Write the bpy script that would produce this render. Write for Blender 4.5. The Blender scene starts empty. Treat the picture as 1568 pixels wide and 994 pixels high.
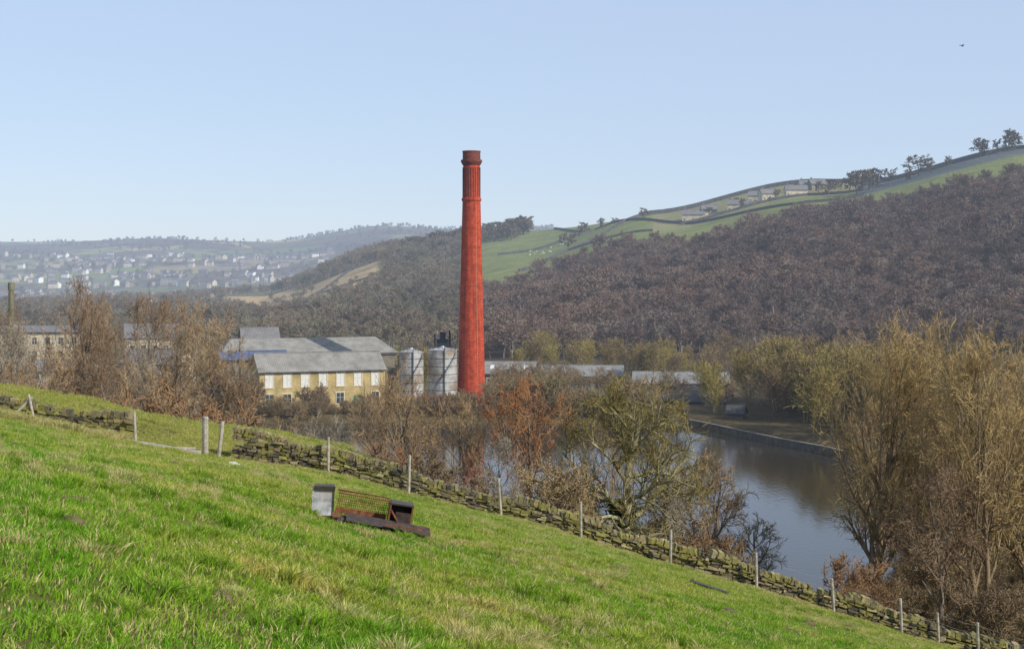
import bpy, math, numpy as np
from mathutils import Vector, Matrix
D=bpy.data; SC=bpy.context.scene; COL=SC.collection
R0=np.random.default_rng(7)
# ------------------------------------------------------------------ helpers
def link(o,parent=None):
    COL.objects.link(o)
    if parent is not None: o.parent=parent
    return o
def empty(name,loc=(0,0,0),yaw=0):
    e=D.objects.new(name,None); e.location=loc; e.rotation_euler=(0,0,yaw); e.empty_display_size=.5
    return link(e)
def np_mesh(name,V,F,mats=(),mi=None,smooth=False,attr=None):
    V=np.asarray(V,dtype=np.float32); F=np.asarray(F,dtype=np.int32)
    m=D.meshes.new(name); k=F.shape[1]; n=len(F)
    m.vertices.add(len(V)); m.vertices.foreach_set('co',V.ravel())
    m.loops.add(n*k); m.loops.foreach_set('vertex_index',F.ravel())
    m.polygons.add(n); m.polygons.foreach_set('loop_start',np.arange(n,dtype=np.int32)*k)
    for a in mats: m.materials.append(a)
    if mi is not None: m.polygons.foreach_set('material_index',np.asarray(mi,dtype=np.int32))
    m.polygons.foreach_set('use_smooth',np.full(n,smooth))
    m.update(calc_edges=True)
    if attr:
        for nm,(dom,arr) in attr.items():
            a=m.attributes.new(nm,'FLOAT_COLOR',dom)
            arr=np.asarray(arr,dtype=np.float32)
            if arr.shape[1]==3: arr=np.concatenate([arr,np.ones((len(arr),1),np.float32)],1)
            a.data.foreach_set('color',arr.ravel())
    return m
class MB:
    def __init__(s): s.v=[];s.f=[];s.m=[]
    def quad(s,a,b,c,d,m=0):
        i=len(s.v); s.v+= [tuple(a),tuple(b),tuple(c),tuple(d)]; s.f.append((i,i+1,i+2,i+3)); s.m.append(m)
    def poly(s,pts,m=0):
        i=len(s.v); s.v+=[tuple(p) for p in pts]; s.f.append(tuple(range(i,i+len(pts)))); s.m.append(m)
    def box(s,x0,x1,y0,y1,z0,z1,m=0,M=None):
        c=[(x0,y0,z0),(x1,y0,z0),(x1,y1,z0),(x0,y1,z0),(x0,y0,z1),(x1,y0,z1),(x1,y1,z1),(x0,y1,z1)]
        if M is not None: c=[tuple(M@Vector(p)) for p in c]
        i=len(s.v); s.v+=c
        for f in [(0,3,2,1),(4,5,6,7),(0,1,5,4),(1,2,6,5),(2,3,7,6),(3,0,4,7)]:
            s.f.append(tuple(i+q for q in f)); s.m.append(m)
    def cyl(s,p0,p1,r0,r1,n=10,m=0):
        p0=Vector(p0);p1=Vector(p1);t=(p1-p0).normalized()
        a=t.cross(Vector((0,0,1)) if abs(t.z)<.9 else Vector((1,0,0))).normalized(); b=t.cross(a)
        i=len(s.v)
        for p,r in ((p0,r0),(p1,r1)):
            for k in range(n):
                q=p+a*(r*math.cos(2*math.pi*k/n))+b*(r*math.sin(2*math.pi*k/n)); s.v.append(tuple(q))
        for k in range(n):
            s.f.append((i+k,i+(k+1)%n,i+n+(k+1)%n,i+n+k)); s.m.append(m)
        s.f.append(tuple(i+k for k in range(n))[::-1]); s.m.append(m)
        s.f.append(tuple(i+n+k for k in range(n))); s.m.append(m)
    def lathe(s,prof,n=48,m=0,cx=0,cy=0):
        i=len(s.v)
        for z,r in prof:
            for k in range(n):
                a=2*math.pi*k/n; s.v.append((cx+r*math.cos(a),cy+r*math.sin(a),z))
        for j in range(len(prof)-1):
            for k in range(n):
                s.f.append((i+j*n+k,i+j*n+(k+1)%n,i+(j+1)*n+(k+1)%n,i+(j+1)*n+k)); s.m.append(m)
    def obj(s,name,mats,parent=None,smooth=False,loc=(0,0,0),rot=(0,0,0)):
        me=D.meshes.new(name); me.from_pydata(s.v,[],s.f)
        for a in mats: me.materials.append(a)
        me.polygons.foreach_set('material_index',s.m)
        me.polygons.foreach_set('use_smooth',[smooth]*len(s.f)); me.update()
        o=D.objects.new(name,me); o.location=loc; o.rotation_euler=rot
        return link(o,parent)
# ------------------------------------------------------------------ materials
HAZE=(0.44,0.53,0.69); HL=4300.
def new_mat(name):
    m=D.materials.new(name); m.use_nodes=True; nt=m.node_tree; nt.nodes.clear(); return m,nt
def N(nt,t,**k):
    n=nt.nodes.new(t)
    for a,b in k.items(): setattr(n,a,b)
    return n
def finish(nt,sh,haze=True):  # aerial haze painted in: glowing haze colour mixed over surface by distance from origin
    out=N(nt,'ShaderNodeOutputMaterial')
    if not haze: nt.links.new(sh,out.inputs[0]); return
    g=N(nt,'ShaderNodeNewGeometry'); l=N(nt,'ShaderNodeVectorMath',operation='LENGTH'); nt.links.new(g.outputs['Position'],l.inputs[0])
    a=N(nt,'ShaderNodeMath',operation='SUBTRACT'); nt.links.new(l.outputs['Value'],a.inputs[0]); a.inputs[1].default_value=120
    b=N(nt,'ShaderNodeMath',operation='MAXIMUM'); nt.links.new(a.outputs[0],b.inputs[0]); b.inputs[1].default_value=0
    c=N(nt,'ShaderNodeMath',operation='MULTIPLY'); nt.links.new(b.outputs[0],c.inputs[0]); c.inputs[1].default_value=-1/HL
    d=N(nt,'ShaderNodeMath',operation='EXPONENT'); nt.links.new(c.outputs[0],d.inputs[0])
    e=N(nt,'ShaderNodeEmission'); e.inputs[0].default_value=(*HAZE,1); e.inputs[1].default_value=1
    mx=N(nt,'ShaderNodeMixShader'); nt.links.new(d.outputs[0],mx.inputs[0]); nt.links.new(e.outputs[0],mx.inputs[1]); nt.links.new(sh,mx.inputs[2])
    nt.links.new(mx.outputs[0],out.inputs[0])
def noise(nt,scale,detail=4,vec=None,rough=.6):
    n=N(nt,'ShaderNodeTexNoise'); n.inputs['Scale'].default_value=scale; n.inputs['Detail'].default_value=detail; n.inputs['Roughness'].default_value=rough
    if vec is None:
        g=N(nt,'ShaderNodeNewGeometry'); vec=g.outputs['Position']
    nt.links.new(vec,n.inputs['Vector']); return n.outputs['Fac']
def ramp(nt,fac,stops):
    r=N(nt,'ShaderNodeValToRGB'); nt.links.new(fac,r.inputs[0]); e=r.color_ramp.elements
    while len(e)<len(stops): e.new(.5)
    for q,(p,c) in zip(e,stops): q.position=p; q.color=(*c,1) if len(c)==3 else c
    return r.outputs[0]
def mix(nt,f,a,b,mode='MIX'):
    n=N(nt,'ShaderNodeMix',data_type='RGBA',blend_type=mode)
    for v,s in ((f,n.inputs['Factor']),(a,n.inputs['A']),(b,n.inputs['B'])):
        if hasattr(v,'links') or isinstance(v,bpy.types.NodeSocket): nt.links.new(v,s)
        elif isinstance(v,(int,float)): s.default_value=v
        else: s.default_value=(*v,1)
    return n.outputs['Result']
def surf(name,c1,c2,scale=3,rough=.85,bump=.0,detail=6,rand=0,metal=0,c3=None,obj=False,spec=.3,lo=.35,hi=.65):
    m,nt=new_mat(name)
    vec=None
    if obj: vec=N(nt,'ShaderNodeTexCoord').outputs['Object']
    f=noise(nt,scale,detail,vec)
    col=ramp(nt,f,[(lo,c1),(hi,c2)])
    if c3 is not None:
        f2=noise(nt,scale*.23,4,vec); f2=ramp(nt,f2,[(.48,(0,0,0)),(.62,(1,1,1))]); col=mix(nt,f2,col,c3)
    if rand:
        oi=N(nt,'ShaderNodeObjectInfo'); r=ramp(nt,oi.outputs['Random'],[(0,(1-rand,)*3),(1,(1+rand,)*3)]); col=mix(nt,1.0,col,r,'MULTIPLY')
    p=N(nt,'ShaderNodeBsdfPrincipled'); nt.links.new(col,p.inputs['Base Color']); p.inputs['Roughness'].default_value=rough; p.inputs['Metallic'].default_value=metal
    p.inputs['Specular IOR Level'].default_value=spec
    if bump:
        b=N(nt,'ShaderNodeBump'); b.inputs['Strength'].default_value=bump; b.inputs['Distance'].default_value=.05; nt.links.new(f,b.inputs['Height']); nt.links.new(b.outputs[0],p.inputs['Normal'])
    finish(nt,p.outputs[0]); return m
def twigmat(name,c1,c2,randcols=None,patch=None,rf=.7):
    m,nt=new_mat(name); f=noise(nt,.6,3); col=ramp(nt,f,[(.35,c1),(.65,c2)])
    if randcols:
        oi=N(nt,'ShaderNodeObjectInfo'); r=ramp(nt,oi.outputs['Random'],[(i/(len(randcols)-1),c) for i,c in enumerate(randcols)]); col=mix(nt,rf,col,r)
    if patch:
        f=noise(nt,patch,4); c=ramp(nt,f,[(.35,(.80,.84,.90)),(.65,(1.2,1.12,1.06))]); col=mix(nt,1.,col,c,'MULTIPLY')
    d=N(nt,'ShaderNodeBsdfDiffuse'); nt.links.new(col,d.inputs[0])
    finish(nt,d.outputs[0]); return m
# ------------------------------------------------------------------ terrain
WX=[-60,-30,-18.2,-13.4,-10.5,-6.6,-3.3,-.3,2.46,5.7,8.7,11.5,13.8,18.2,30,45,80]
WZ=[-1,-3.3,-5.06,-6.06,-6.45,-7.03,-7.9,-8.6,-9.35,-10.3,-11.2,-12.0,-12.8,-14.0,-17.3,-20,-23]
BE=np.array([-.782,-.55,-.364,-.271,-.178,-.0854,.0074,.1003,.2163,.364,.5645,.797])
YS=np.array([135,270,430,500,600,700,850,1000,1200,1500,2000,2500,3000,3500,4000,4500,6000,12000.])
ZT=np.array([
 [-24,-25,-26,-26,-26,-26,-26,-26,-26,-30,-40,-20,15,50,90,105,110,110],
 [-25,-25,-26,-26,-26,-26,-26,-26,-26,-30,-40,-18,20,50,88,100,110,110],
 [-26,-26,-26,-26,-26,-26,-26,-26,-26,-30,-40,-20,20,50,82,98,100,100],
 [-27,-26,-26,-26,-26,-26,-26,-26,-26,-30,-40,-18,24,60,98,112,110,110],
 [-27,-26.5,-26,-26,-26,-26,-26,-24,-19,-18,-30,-12,25,58,92,110,110,110],
 [-27,-26.5,-26,-25,-22,-17,-7,6,20,24,10,30,65,100,135,152,152,150],
 [-27,-26.5,-25,-22,-16,-9,4,17,36,40,36,40,60,100,135,148,150,150],
 [-27,-26.5,-25,-18,-7,5,25,45,48,48,46,45,60,80,100,120,120,120],
 [-27,-26,-25,-15,4,22,48,65,66,66,66,66,66,72,80,90,100,100],
 [-27,-26,-24,-8,17,42,75,82,84,86,86,86,86,86,86,86,90,90],
 [-27,-25,-18,-2,27,55,92,98,100,100,100,100,100,100,100,100,100,100],
 [-26,-24,-12,6,40,70,110,120,120,120,120,120,120,120,120,120,120,120]],float)
POND=np.array([(-62,264),(-20,268),(20,266),(33,262),(40,243),(49,221),(54,195),(46,165),(38,135),(32,118),(22,108),(4,118),(-12,140),(-34,160),(-56,185),(-70,225)],float)
def poly_sd(x,y,P):
    x=np.asarray(x,float);y=np.asarray(y,float); d=np.full(x.shape,1e9); ins=np.zeros(x.shape,bool); n=len(P)
    for i in range(n):
        a=P[i];b=P[(i+1)%n]; e=b-a; wx=x-a[0];wy=y-a[1]; t=np.clip((wx*e[0]+wy*e[1])/(e@e),0,1)
        d=np.minimum(d,np.hypot(wx-e[0]*t,wy-e[1]*t))
        c=((a[1]>y)!=(b[1]>y))&(x<(b[0]-a[0])*(y-a[1])/(b[1]-a[1]+1e-12)+a[0]); ins^=c
    return np.where(ins,-d,d)
def table(t,y):
    t=np.clip(t,BE[0],BE[-1]-1e-6); y=np.clip(y,YS[0],YS[-1]-1e-3)
    i=np.clip(np.searchsorted(BE,t,side='right')-1,0,len(BE)-2); j=np.clip(np.searchsorted(YS,y,side='right')-1,0,len(YS)-2)
    a=(t-BE[i])/(BE[i+1]-BE[i]); a=.35*a+.65*a*a*(3-2*a); b=(y-YS[j])/(YS[j+1]-YS[j])
    return (ZT[i,j]*(1-a)*(1-b)+ZT[i+1,j]*a*(1-b)+ZT[i,j+1]*(1-a)*b+ZT[i+1,j+1]*a*b)
def H(x,y):
    x=np.asarray(x,float);y=np.asarray(y,float)
    W=np.interp(x,WX,WZ); s=np.clip(y/50,-1,1)
    near=(1-s)*(-1.7-.24*np.clip(x,-40,40))+s*W
    y0=np.interp(x,[-8,0],[59,52]); q=np.clip((y-y0)/(135-y0),0,1); q=1-(1-q)**1.25
    mid=W*(1-q)-27*q
    far=table(x/np.maximum(y,1),y)
    r=np.clip((y-120)/30,0,1)
    z=np.where(y<50,near,mid*(1-r)+far*r)
    u=.5*np.sin(x*.9+1.3*np.sin(y*.31))+.5*np.sin(y*.7+x*.4)
    z=z+np.where(y<60,.05*u,.0)
    und=np.sin(x*.021+.5)*np.sin(y*.017)+.5*np.sin(x*.05+y*.043)
    z=z+np.where(y>430,und*np.clip((y-430)/300,0,1)*1.6,0)
    und2=np.sin(x*.004+1)*np.sin(y*.006)+.6*np.sin(x*.011+y*.003)
    z=z+np.clip((y-2000)/1000,0,1)*und2*7
    sd=poly_sd(x,y,POND); k=np.clip((1.5-sd)/4.5,0,1); k=k*k*(3-2*k)
    return z*(1-k)+(-31)*k
def Hs(x,y): return float(H(np.array([x]),np.array([y]))[0])
def wood_top(t): return np.interp(t,[-.02,.0074,.045,.1,.147,.212,.286,.364,.8],[690,720,780,775,752,735,735,745,750])
def brownfield(t,y): return ((t>-.185+.00008*(y-950))&(t<-.095)&(y>880)&(y<1125))|((t>-.205)&(t<-.155)&(y>1000)&(y<1250))
def build_ground():
    xs=[0]; 
    while xs[-1]<60: xs.append(xs[-1]+1.)
    while xs[-1]<9000: xs.append(xs[-1]*1.02)
    xs=np.array([-a for a in xs[:0:-1]]+xs)
    ys=list(np.arange(-60,0,3.))+list(np.arange(0,62,.6))+list(np.arange(62,300,2.))
    y=300.
    while y<12000: ys.append(y); y*=1.013
    ys=np.array(ys); X,Y=np.meshgrid(xs,ys); Z=H(X,Y); nx,ny=len(xs),len(ys)
    V=np.stack([X,Y,Z],-1).reshape(-1,3)
    i=np.arange(ny-1)[:,None]*nx+np.arange(nx-1)[None]; F=np.stack([i,i+1,i+nx+1,i+nx],-1).reshape(-1,4)
    x=V[:,0];y=V[:,1];t=x/np.maximum(y,1)
    C=np.tile([.085,.068,.040],(len(V),1)); fm=np.zeros(len(V))
    C[y<62]=[.11,.11,.035]
    C[(y>62)&(y<120)]=[.085,.075,.035]
    wood=(y>415)&(y<wood_top(t)+12)&(t>-.03); C[wood]=[.060,.044,.036]
    spur=(y>330)&(t<=-.03)&(y<1500); C[spur]=[.13,.125,.07]
    grn=(y>=wood_top(t)+12)&(t>-.03)&(y<2200); C[grn]=[.17,.20,.08]
    g3=grn&(t>.1)&(t<.25)&(y>860); C[g3]=[.22,.22,.12]
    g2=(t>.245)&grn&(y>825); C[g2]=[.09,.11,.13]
    C[brownfield(t,y)]=[.40,.31,.19]
    fm[y>1700]=1
    A=np.concatenate([C,np.ones((len(V),1))],1)
    m,nt=new_mat('ground_mat')
    at=N(nt,'ShaderNodeAttribute',attribute_name='Col'); af=N(nt,'ShaderNodeAttribute',attribute_name='Fm')
    g=N(nt,'ShaderNodeNewGeometry')
    vo=N(nt,'ShaderNodeTexVoronoi'); vo.inputs['Scale'].default_value=.0055; nt.links.new(g.outputs['Position'],vo.inputs['Vector'])
    sp=N(nt,'ShaderNodeSeparateColor'); nt.links.new(vo.outputs['Color'],sp.inputs[0])
    fld=ramp(nt,sp.outputs[0],[(0,(.11,.15,.06)),(.25,(.24,.29,.10)),(.45,(.13,.11,.07)),(.6,(.19,.23,.09)),(.8,(.44,.36,.21)),(1,(.09,.085,.06))])
    nf=noise(nt,.003,5); nf=ramp(nt,nf,[(.46,(0,0,0)),(.53,(1,1,1))]); fld=mix(nt,nf,fld,(.12,.095,.07))
    ve=N(nt,'ShaderNodeTexVoronoi',feature='DISTANCE_TO_EDGE'); ve.inputs['Scale'].default_value=.0055; nt.links.new(g.outputs['Position'],ve.inputs['Vector'])
    er=ramp(nt,ve.outputs['Distance'],[(.0,(.3,.3,.3)),(.045,(1,1,1))]); fld=mix(nt,1.,fld,er,'MULTIPLY')
    col=mix(nt,af.outputs['Fac'],at.outputs['Color'],fld)
    n1=noise(nt,.8,6); n1=ramp(nt,n1,[(.3,(.55,.5,.45)),(.7,(1.35,1.3,1.2))]); col=mix(nt,1.,col,n1,'MULTIPLY')
    n2=noise(nt,.05,4); n2=ramp(nt,n2,[(.3,(.75,.75,.7)),(.7,(1.2,1.2,1.1))]); col=mix(nt,1.,col,n2,'MULTIPLY')
    p=N(nt,'ShaderNodeBsdfPrincipled'); nt.links.new(col,p.inputs['Base Color']); p.inputs['Roughness'].default_value=.95; p.inputs['Specular IOR Level'].default_value=.1
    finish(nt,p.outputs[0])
    me=np_mesh('ground',V,F,[m],smooth=True,attr={'Col':('POINT',A),'Fm':('POINT',np.stack([fm]*3,-1))})
    link(D.objects.new('ground',me))
build_ground()
# ------------------------------------------------------------------ water
def build_water():
    m,nt=new_mat('water_mat'); p=N(nt,'ShaderNodeBsdfPrincipled')
    p.inputs['Base Color'].default_value=(.030,.024,.015,1); p.inputs['Roughness'].default_value=.07; p.inputs['IOR'].default_value=1.33
    g=N(nt,'ShaderNodeNewGeometry'); mp=N(nt,'ShaderNodeMapping'); mp.inputs['Scale'].default_value=(1,.5,1); nt.links.new(g.outputs['Position'],mp.inputs[0])
    f=noise(nt,1.6,3,mp.outputs[0]); b=N(nt,'ShaderNodeBump'); b.inputs['Strength'].default_value=.3; b.inputs['Distance'].default_value=.05
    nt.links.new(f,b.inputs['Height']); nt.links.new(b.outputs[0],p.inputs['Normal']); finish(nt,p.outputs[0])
    s=MB(); s.poly([(-85,98,-28),(70,98,-28),(70,285,-28),(-85,285,-28)]); s.obj('reservoir_water',[m])
build_water()
# ------------------------------------------------------------------ trees
def nrm(v): return v/(np.linalg.norm(v,axis=-1,keepdims=True)+1e-9)
def kids(P,R,m,u0,u1,lf,a0,a1,k,wob,up,rr,g,rmin=.01,az=False):
    n,kk,_=P.shape
    u=(np.arange(m)[None]+g.random((n,m)))/m*(u1-u0)+u0
    f=u*(kk-1); i=np.minimum(f.astype(int),kk-2); a=(f-i)[...,None]; ix=np.arange(n)[:,None]
    p=P[ix,i]*(1-a)+P[ix,i+1]*a; tan=nrm(P[ix,i+1]-P[ix,i]); r=(R[ix,i]*(1-a[...,0])+R[ix,i+1]*a[...,0])
    pl=np.linalg.norm(np.diff(P,axis=1),axis=-1).sum(1)
    L=pl[:,None]*lf(u)*g.uniform(.7,1.25,(n,m))
    if az:
        A=np.arange(m)[None]*2.4+g.uniform(-.4,.4,(n,m)); v=np.stack([np.cos(A),np.sin(A),0*A],-1)
    else: v=g.normal(size=(n,m,3))
    v=nrm(v-(v*tan).sum(-1,keepdims=True)*tan); an=g.uniform(a0,a1,(n,m,1)); d=np.cos(an)*tan+np.sin(an)*v
    pts=[p]; q=p
    for j in range(1,k):
        d=nrm(d+wob*g.normal(size=d.shape)+np.array([0,0,up])); q=q+d*(L/(k-1))[...,None]; pts.append(q)
    PP=np.stack(pts,2).reshape(n*m,k,3); r0=np.maximum(r*rr,rmin).reshape(-1,1)
    return PP,r0*np.linspace(1,.35,k)[None]
def tube(P,R,s,g):
    n,k,_=P.shape; T=nrm(np.gradient(P,axis=1)); ref=np.where(np.abs(T[...,2:3])>.9,np.array([1.,0,0]),np.array([0,0,1.]))
    A=nrm(np.cross(T,ref)); B=np.cross(T,A); off=g.uniform(0,6.28,(n,1,1))
    th=np.arange(s)[None,None]*(2*np.pi/s)+off
    V=P[:,:,None]+R[:,:,None,None]*(np.cos(th)[...,None]*A[:,:,None]+np.sin(th)[...,None]*B[:,:,None])
    base=(np.arange(n)*k*s)[:,None,None]+(np.arange(k-1)*s)[None,:,None]
    j=np.arange(s if s>2 else 1)[None,None]; j2=(j+1)%s
    F=np.stack([base+j,base+j2,base+s+j2,base+s+j],-1).reshape(-1,4)
    return V.reshape(-1,3),F
def tree_mesh(name,seed,Ht,W,mats,trunk=.7,n=(14,8,7,7),r0=.28,stems=1,lean=.12,tw=.018,sp=.55,up=(.08,.06,.04,.03),wob=(.07,.16,.2,.22),low=.22,ang=(.7,1.15),res=1,lt=.62,pct=99.7):
    g=np.random.default_rng(seed); k=9
    st=[]
    for i in range(stems):
        a=i*2.4+g.random(); d=np.array([math.cos(a)*lean*(stems>1),math.sin(a)*lean*(stems>1),1.]); p=np.array([.25*math.cos(a),.25*math.sin(a),-.3])
        if stems==1: p=np.array([0,0,-.3])
        L=[p]
        for j in range(k-1):
            d=nrm(d+g.normal(size=3)*wob[0]+np.array([0,0,.05])); p=p+d*Ht*trunk*(1 if stems==1 else g.uniform(.8,1.05))/(k-1); L.append(p)
        st.append(L)
    P0=np.array(st); R_=np.tile(r0*np.linspace(1,.25,k)**1.0,(stems,1))*(1 if stems==1 else .7)
    parts=[(P0,R_,8 if res else 4,0)]
    P1,R1=kids(P0,R_,n[0],low,1,lambda u:sp*(1.15-.65*u)*(.5+1.0*np.clip((u-low)*3,0,.5)),ang[0],ang[1],7,wob[1]*.7,up[0],.55,g,.03,az=True)
    P2,R2=kids(P1,R1,n[1],.2,1,lambda u:lt*(1.1-.5*u),.5,1.1,5,wob[2]*.8,up[1],.6,g,.02)
    if len(n)>3:
        P3,R3=kids(P2,R2,n[2],.15,1,lambda u:lt*(1.1-.45*u),.4,1.1,4,wob[3]*.8,up[2],.6,g,tw*1.1)
        P4,R4=kids(P3,R3,n[3],.1,1,lambda u:.65*(1.1-.4*u),.3,1.0,3,wob[3],up[3],.7,g,tw)
        R4=np.maximum(np.minimum(R4,tw),tw*.6)
        parts+=[(P1,R1,5,0),(P2,R2,4,0),(P3,R3,3,1),(P4,R4,2,1)]
    else:
        P3,R3=kids(P2,R2,n[2],.05,1,lambda u:.6*(1.1-.4*u),.4,1.2,3,wob[3],up[2],.6,g,tw); R3=np.full_like(R3,tw)
        parts+=[(P1,R1,3,0),(P2,R2,3,1),(P3,R3,2,1)]
    VV=[];FF=[];MI=[];o=0
    for P,R,s,mi in parts:
        V,F=tube(P,R,s,g); VV.append(V);FF.append(F+o);MI.append(np.full(len(F),mi)); o+=len(V)
    V=np.concatenate(VV);F=np.concatenate(FF);MI=np.concatenate(MI)
    zt=np.percentile(V[:,2],pct); V[:,2]*=Ht/zt; rad=np.percentile(np.hypot(V[:,0],V[:,1]),95); sc=(W/2)/rad; V[:,:2]*=sc
    return np_mesh(name,V,F,mats,MI,smooth=True)
bark_brown=surf('bark_brown',(.10,.08,.06),(.24,.20,.15),3,.9,.3,obj=True)
bark_moss=surf('bark_moss',(.20,.18,.10),(.40,.36,.22),2,.9,.3,obj=True,c3=(.17,.17,.07))
bark_orange=surf('bark_tan',(.13,.095,.06),(.29,.21,.125),2,.9,.2,obj=True)
bark_dark=surf('bark_dark',(.07,.055,.045),(.15,.12,.095),1,.9)
bark_birch=surf('bark_birch',(.35,.32,.28),(.60,.56,.50),1,.9)
tw_brown=twigmat('twig_brown',(.16,.11,.07),(.29,.20,.125))
tw_tan=twigmat('twig_tan',(.23,.16,.092),(.40,.285,.16))
tw_grey=twigmat('twig_grey',(.20,.17,.13),(.35,.305,.235))
tw_orange=twigmat('twig_orange',(.27,.12,.06),(.38,.20,.09))
tw_olive=twigmat('twig_olive',(.13,.11,.042),(.26,.21,.085))
tw_gold=twigmat('twig_gold',(.27,.195,.09),(.46,.34,.16))
tw_willow=twigmat('twig_willow',(.19,.15,.065),(.30,.235,.09),[(.29,.23,.07),(.19,.135,.08),(.31,.26,.08),(.22,.16,.10),(.19,.15,.07)])
tw_wood=twigmat('twig_woodland',(.140,.102,.086),(.205,.150,.122),[(.15,.108,.090),(.22,.155,.118),(.16,.13,.108),(.195,.125,.10),(.27,.225,.18),(.135,.103,.09),(.185,.14,.11)],patch=.016,rf=.7)
tw_spur=twigmat('twig_valley',(.15,.125,.09),(.22,.185,.13),[(.15,.125,.095),(.22,.18,.13),(.19,.18,.115),(.18,.135,.105),(.28,.25,.19),(.15,.135,.09)],patch=.016,rf=.75)
tw_scrub=twigmat('twig_scrub',(.16,.11,.07),(.27,.19,.11),[(.26,.15,.08),(.19,.15,.09),(.31,.235,.13),(.15,.11,.07),(.24,.20,.10)])
tw_far=twigmat('twig_far',(.10,.08,.06),(.15,.12,.085),[(.09,.075,.06),(.16,.13,.09),(.10,.10,.06)])
def plant(name,x,y,ztop,W,seed,mats,**k):
    z=Hs(x,y); me=tree_mesh(name,seed,max(ztop-z,2.),W,mats,**k)
    o=D.objects.new(name,me); o.location=(x,y,z); link(o); return o
BN=[bark_brown,tw_brown];BT=[bark_brown,tw_tan];BG=[bark_brown,tw_grey]
K1=dict(n=(14,7,6,6),tw=.026,r0=.38,low=.25,pct=98.5)
plant('bare_ash_tree',-46.9,150,-.9,9,11,[bark_dark,tw_brown],n=(13,7,6,5),tw=.03,r0=.5,low=.3,pct=98)
plant('bare_tree',-42.0,158,-2.6,11,12,BN,**K1)
plant('bare_tree',-38.0,162,-3.2,10,13,BT,**K1)
plant('bare_ash_tree',-32.7,150,-4.2,9,14,BT,n=(13,7,6,5),tw=.028,r0=.46,low=.3,pct=98)
plant('bare_tree',-51.5,140,-4.5,9,15,BG,**K1)
plant('bare_tree',-60,160,-3.,10,16,BN,**K1)
plant('bare_tree',-35.8,140,-6.0,8,41,BG,**K1)
plant('bare_tree',-28.6,148,-9.0,6.5,42,BN,**K1)
plant('bare_tree',-44,132,-6.0,8.5,43,BT,**K1)
plant('bare_tree',-39.5,136,-5.4,8.5,50,BN,**K1)
plant('bare_tree',-49.5,165,-3.0,10,51,BT,**K1)
plant('bare_tree',-33.5,128,-8.5,7.5,52,BT,**K1)
plant('bare_tree',-46,122,-8,7.5,53,BN,**K1)
plant('bare_tree',-29.5,125,-11.5,6.5,54,BG,**K1)
plant('bare_tree',-55,150,-6.5,8,57,BG,**K1)
K2=dict(n=(12,7,6,5),tw=.02,low=.22,r0=.34,sp=.62)
plant('bare_tree',-8.2,118,-7.4,8.6,17,BT,n=(13,7,7,5),low=.22,tw=.02,r0=.42,sp=.62)
plant('bare_tree',-13,130,-10.2,7.6,18,BN,**K2)
plant('bare_tree',-4.3,116,-9.6,6.6,19,BT,**K2)
plant('orange_twigged_tree',1.2,115,-8.2,7.4,20,[bark_brown,tw_orange],n=(13,7,7,5),low=.28,tw=.02,r0=.38,sp=.62)
plant('bare_tree',-17.8,135,-13.0,7,45,BG,**K2)
plant('bare_tree',-22.8,145,-14.5,7,46,BT,**K2)
plant('bare_tree',-10.5,105,-12.6,5.6,48,[bark_brown,tw_orange],**K2)
plant('bare_tree',8.6,125,-11.5,7,49,BN,**K2)
plant('bare_tree',-6.8,108,-11.8,6,55,BN,**K2)
plant('bare_tree',-1.2,108,-12.2,5,56,BG,**K2)
GN=dict(wob=(.13,.26,.28,.28),ang=(.75,1.3))
plant('mossy_oak_tree',6.5,85,-6.0,10.8,21,[bark_moss,tw_olive],n=(15,8,8,8),low=.2,r0=.44,sp=.66,up=(.03,.02,.02,.0),tw=.016,**GN)
plant('gnarled_tree',9.2,90,-10.6,5.4,22,[bark_brown,tw_grey],n=(11,7,6,5),low=.3,r0=.26,up=(.0,.0,.0,0),tw=.017,**GN)
plant('bare_tree',13.4,95,-11.6,5.8,23,BT,n=(13,7,6,6),low=.15,r0=.2,tw=.017)
plant('bare_tree',13.6,104,-13.4,5,24,BN,n=(13,7,6,5),low=.15,r0=.2,tw=.017)
plant('bare_tree',16.8,97,-16.6,4.2,25,BG,n=(12,6,6,5),low=.1,r0=.16,tw=.015)
UP=dict(up=(.2,.14,.11,.08),ang=(.5,.95))
UQ=dict(up=(.10,.06,.05,.04),ang=(.6,1.1),wob=(.08,.17,.22,.22))
BIG=dict(low=.13,trunk=.80,r0=.46,tw=.017,sp=.58,n=(22,8,7,6),lt=.56,pct=99.2)
BI2=dict(low=.15,trunk=.75,r0=.40,tw=.017,sp=.62,n=(14,8,7,6),stems=2,lean=.14,lt=.56,pct=99.2)
plant('tall_bare_tree',23.4,90,-2.9,9.2,31,[bark_orange,tw_gold],**BIG,**UQ)
plant('tall_bare_tree',28.4,85,-3.0,9.4,32,[bark_orange,tw_gold],**BI2,**UQ)
plant('tall_bare_tree',30.8,102,-4.8,8.5,33,[bark_orange,tw_tan],**BIG,**UQ)
plant('tall_bare_tree',37,95,-3.8,9,34,[bark_orange,tw_gold],**BI2,**UQ)
plant('tall_bare_tree',28.0,110,-9.2,7,35,[bark_brown,tw_tan],**BIG,**UQ)
plant('tall_bare_tree',33,88,-6.5,8,36,[bark_orange,tw_gold],**BIG,**UQ)
plant('tall_bare_tree',25.6,84,-11.,6,37,[bark_brown,tw_brown],n=(14,8,7,5),low=.1,r0=.22,tw=.016,sp=.6)
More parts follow.
